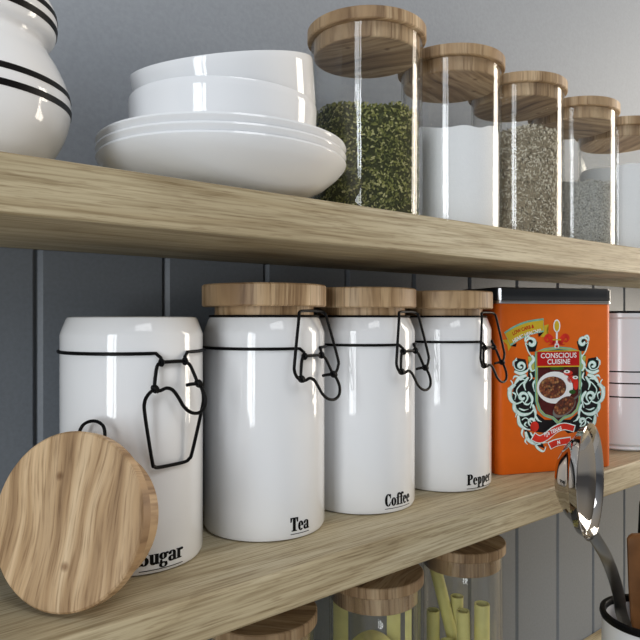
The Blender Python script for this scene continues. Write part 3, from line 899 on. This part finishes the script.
GAPS = [[(130, 115), (160, 140), (150, 180), (120, 180), (112, 150)], [(64, 205), (108, 212), (118, 256), (96, 278), (60, 262)], [(60, 318), (110, 284), (150, 300), (152, 440), (190, 470), (226, 470), (244, 492), (200, 528), (150, 520), (100, 508), (70, 440), (50, 380)],
        [(100, 506), (170, 545), (190, 592), (150, 578), (112, 540)], [(120, 196), (150, 196), (150, 290), (118, 288)]]
def mirror(p): return [(247 + (244 - x)*0.94, y) for x, y in p]
for nm, f in (('left', lambda p: p), ('right', mirror)):
    sw = sheet('scrollwork', [f(p) for p in GAPS], M['pblack'], 2, t)
    sheet('leaf_edge', [f(p) for pts, w in SPINE for p in stroke(pts, w*1.12)], M['teal'], 3, sw)
    sheet('leaf', [f(p) for pts, w in SPINE for p in stroke(pts, w*0.86)], M['mint'], 4, sw)
    sheet('panel', [f([(118, 200), (146, 200), (146, 262), (128, 268)])], M['gold_lime'], 2.5, sw)
# red ribbons at the foot of the crest
r2 = sheet('ribbon', stroke([(136, 538), (165, 552), (195, 540), (230, 512), (270, 498), (316, 508)], 36, 31), M['mint'], 10, t)
sheet('ribbon_face', stroke([(140, 540), (165, 552), (195, 540), (232, 512), (270, 498), (312, 508)], 29, 24), M['redbright'], 11, r2)
text("BJ's TEXAS", 222, 519, 0.0047, r2, M['white'], 13, R(16), 0.86, 0.0003)
r3 = sheet('ribbon', stroke([(206, 580), (240, 566), (300, 556)], 34, 30), M['mint'], 10, t)
sheet('ribbon_face', stroke([(210, 580), (240, 567), (298, 557)], 27, 23), M['redbright'], 11, r3)
text('N', 247, 566, 0.0042, r3, M['white'], 13, R(10), 0.9, 0.0003)
sheet('ribbon_knot', [ell(145, 498, 18, 22)], M['redbright'], 9, t)

# ------------------------------------------------------------------ utensil pot, ladle, spatula, dark handle
UP = Vector((0.7480, 0.3200, 0))
URr, UZ = 0.0525, -0.1415
t = empty('utensil_pot', (UP.x, UP.y, COUNTER))
tag(t, 'white utensil pot with thick black rim at the lower right corner', 'pot')
UH = UZ - COUNTER
link('pot_body', lathe([(0, 0.001), (URr-0.008, 0), (URr-0.004, 0.002), (URr-0.002, 0.008), (URr-0.001, UH-0.010), (URr-0.001, UH-0.002), (URr-0.004, UH-0.002), (URr-0.005, UH-0.01), (URr-0.005, 0.01), (0, 0.008)], 96), M['ceramic'], t)
link('rim', lathe([(URr-0.0055, UH-0.0075), (URr+0.0002, UH-0.0075), (URr+0.0012, UH-0.0045), (URr+0.0006, UH-0.001), (URr-0.0015, UH), (URr-0.0045, UH-0.0006), (URr-0.0058, UH-0.003)], 96, close=True), M['black'], t)

# ladle: a flanged dish facing the room, its flat handle curving down into the pot
LC = Vector((0.6262, 0.3270, 0.0240))
ln = Vector((0.262, -0.965, 0.03)).normalized()
lz = (Vector((0, 0, 1)) - ln*ln.z).normalized(); lx = lz.cross(ln)
t = bpy.data.objects.new('ladle', None); COL.objects.link(t); t.empty_display_size = 0.02
LM = Matrix.Translation(LC) @ Matrix((lx, lz, ln)).transposed().to_4x4()
t.matrix_world = LM
tag(t, 'polished steel ladle with round head standing in the utensil pot', 'ladle')
q = 0.0580
link('ladle_head', lathe([(0, -0.0330), (0.012, -0.0322), (0.024, -0.0290), (0.035, -0.0225), (0.0435, -0.0145), (q-0.0075, -0.0085), (q-0.0050, -0.0080), (q-0.0015, -0.0012), (q, 0.0), (q-0.0008, 0.0007),
     (q-0.0030, -0.0004), (q-0.0060, -0.0062), (q-0.0085, -0.0072), (0.0425, -0.0128), (0.034, -0.0208), (0.0235, -0.0272), (0.012, -0.0302), (0, -0.0310)], 96), M['steel'], t)
inv = LM.inverted()
hp = [Vector((0.6290, 0.3255, -0.0315)), Vector((0.6462, 0.3215, -0.0551)), Vector((0.6821, 0.3295, -0.0916)), Vector((0.7077, 0.3368, -0.1213)), Vector((0.7193, 0.3395, -0.1423)), Vector((0.7350, 0.3290, -0.2000)), Vector((0.7480, 0.3125, -0.2900)), Vector((0.7520, 0.3060, -0.3540))]
P = catmull(hp, 6)
bm = bmesh.new()
rows = []
wv = Vector((0.80, -0.60, 0.30)).normalized()
for i, p in enumerate(P):
    a = P[max(i-1, 0)]; b = P[min(i+1, len(P)-1)]
    d = (b-a).normalized()
    w = (wv - d*wv.dot(d)).normalized()
    n_ = d.cross(w)
    s = i/(len(P)-1)
    hw, ht = 0.0060 + 0.0010*s, 0.0014
    rows.append([bm.verts.new(inv @ (p + w*hw*x + n_*ht*y)) for x, y in ((-1, -0.4), (-0.7, -1), (0.7, -1), (1, -0.4), (1, 0.4), (0.7, 1), (-0.7, 1), (-1, 0.4))])
for a, b in zip(rows[:-1], rows[1:]):
    for k in range(8): bm.faces.new((a[k], a[(k+1) % 8], b[(k+1) % 8], b[k]))
bm.faces.new(rows[0][::-1]); bm.faces.new(rows[-1])
link('handle', bm, M['steel_dark'], t)

# wooden spatula and the dark handle behind it
def paddle(name, top, foot, hw, th, facing, mat, label, cat, round_top=0.35):
    d = (foot-top).normalized()
    w = (facing - d*facing.dot(d)).normalized()
    n_ = d.cross(w)
    L = (foot-top).length
    bm = bmesh.new()
    sec = []
    for s in (0.0, 0.006, 0.018, 0.05, 0.2, 0.35, 0.5, 0.7, 1.0):
        k = hw
        if s < 0.02: k = hw*(0.72 + 0.28*min(1, math.sqrt(s/0.018)))
        if s > 0.3: k = hw*max(0.42, 1 - (s-0.3)*1.6)
        c = top + d*L*s
        sec.append([bm.verts.new(c + w*k*x + n_*th*y) for x, y in ((-1, -0.5), (-0.9, -1), (0.9, -1), (1, -0.5), (1, 0.5), (0.9, 1), (-0.9, 1), (-1, 0.5))])
    for a, b in zip(sec[:-1], sec[1:]):
        for k in range(8): bm.faces.new((a[k], a[(k+1) % 8], b[(k+1) % 8], b[k]))
    bm.faces.new(sec[0][::-1]); bm.faces.new(sec[-1])
    o = link(name, bm, mat)
    return tag(o, label, cat)
paddle('spatula', Vector((0.7505, 0.3300, -0.0560)), Vector((0.7500, 0.3200, -0.3580)), 0.0185, 0.0028, Vector((0.768, -0.640, 0)), M['spatula'], 'brown wooden spatula standing in the utensil pot', 'spatula')
paddle('knife_handle', Vector((0.7870, 0.3460, -0.0290)), Vector((0.7560, 0.3450, -0.3590)), 0.0042, 0.0030, Vector((0.768, -0.640, 0)), M['black'], 'black utensil handle rising behind the brown spatula', 'utensil')

# ------------------------------------------------------------------ light
w = bpy.data.worlds.new('room_light'); scene.world = w; w.use_nodes = True
nt = w.node_tree
bg = nt.nodes['Background']
tc = nt.nodes.new('ShaderNodeTexCoord')
sx = nt.nodes.new('ShaderNodeSeparateXYZ')
nt.links.new(tc.outputs['Generated'], sx.inputs[0])
f = mathn(nt, 'MULTIPLY_ADD', sx.outputs[0], 0.5)
nt.nodes[-1].inputs[2].default_value = 0.5
c = ramp(nt, f, [(0.0, (0.62, 0.70, 0.82)), (0.5, (0.60, 0.62, 0.65)), (1.0, (0.95, 0.80, 0.60))])
up = mathn(nt, 'MULTIPLY_ADD', sx.outputs[2], 0.5)
nt.nodes[-1].inputs[2].default_value = 0.5
v = ramp(nt, up, [(0.0, (1.0, 1.0, 1.0)), (0.40, (0.86, 0.84, 0.80)), (0.47, (0.22, 0.22, 0.23)), (0.58, (0.25, 0.25, 0.26)), (0.68, (0.6, 0.6, 0.6)), (1.0, (1.25, 1.25, 1.25))])
nt.links.new(mixc(nt, 1.0, c, v, 'MULTIPLY'), bg.inputs['Color'])
bg.inputs['Strength'].default_value = 0.64

def area(name, loc, target, sx_, sy_, power, col):
    L = bpy.data.lights.new(name, 'AREA')
    L.shape = 'RECTANGLE'; L.size = sx_; L.size_y = sy_
    L.energy = power; L.color = col
    o = bpy.data.objects.new(name, L); COL.objects.link(o)
    o.location = loc
    d = (Vector(target) - Vector(loc)).normalized()
    o.rotation_euler = d.to_track_quat('-Z', 'Y').to_euler()
    return o
area('window_light', (-1.30, -0.42, 0.30), (0.4, 0.45, 0.22), 0.30, 1.15, 12.0, (0.93, 0.97, 1.0))
area('window_light', (-1.22, -0.66, 0.30), (0.4, 0.45, 0.22), 0.10, 1.15, 4.4, (0.93, 0.97, 1.0))
area('warm_window_light', (2.15, -0.12, 0.42), (0.7, 0.50, 0.30), 0.42, 1.25, 20.0, (1.0, 0.90, 0.77))
area('front_fill_light', (0.10, -1.55, 2.35), (0.55, 0.5, 0.2), 1.2, 1.0, 17.0, (0.97, 0.985, 1.0))  # added soft fill from high in front; stands for no real lamp

# ------------------------------------------------------------------ camera
cam = bpy.data.cameras.new('camera')
cam.sensor_width = 36.0
cam.lens = 36.0*650/640
cam.shift_y = -2/640
cam.clip_start = 0.01
co = bpy.data.objects.new('camera', cam)
COL.objects.link(co)
co.location = (0, 0, 0.1876)
co.rotation_euler = (R(90), 0, -math.atan2(0.640, 0.768))
scene.camera = co
scene.view_settings.view_transform = 'Standard'
scene.view_settings.look = 'None'
scene.view_settings.exposure = 0.0
scene.cycles.transparent_max_bounces = 32
scene.cycles.max_bounces = 10
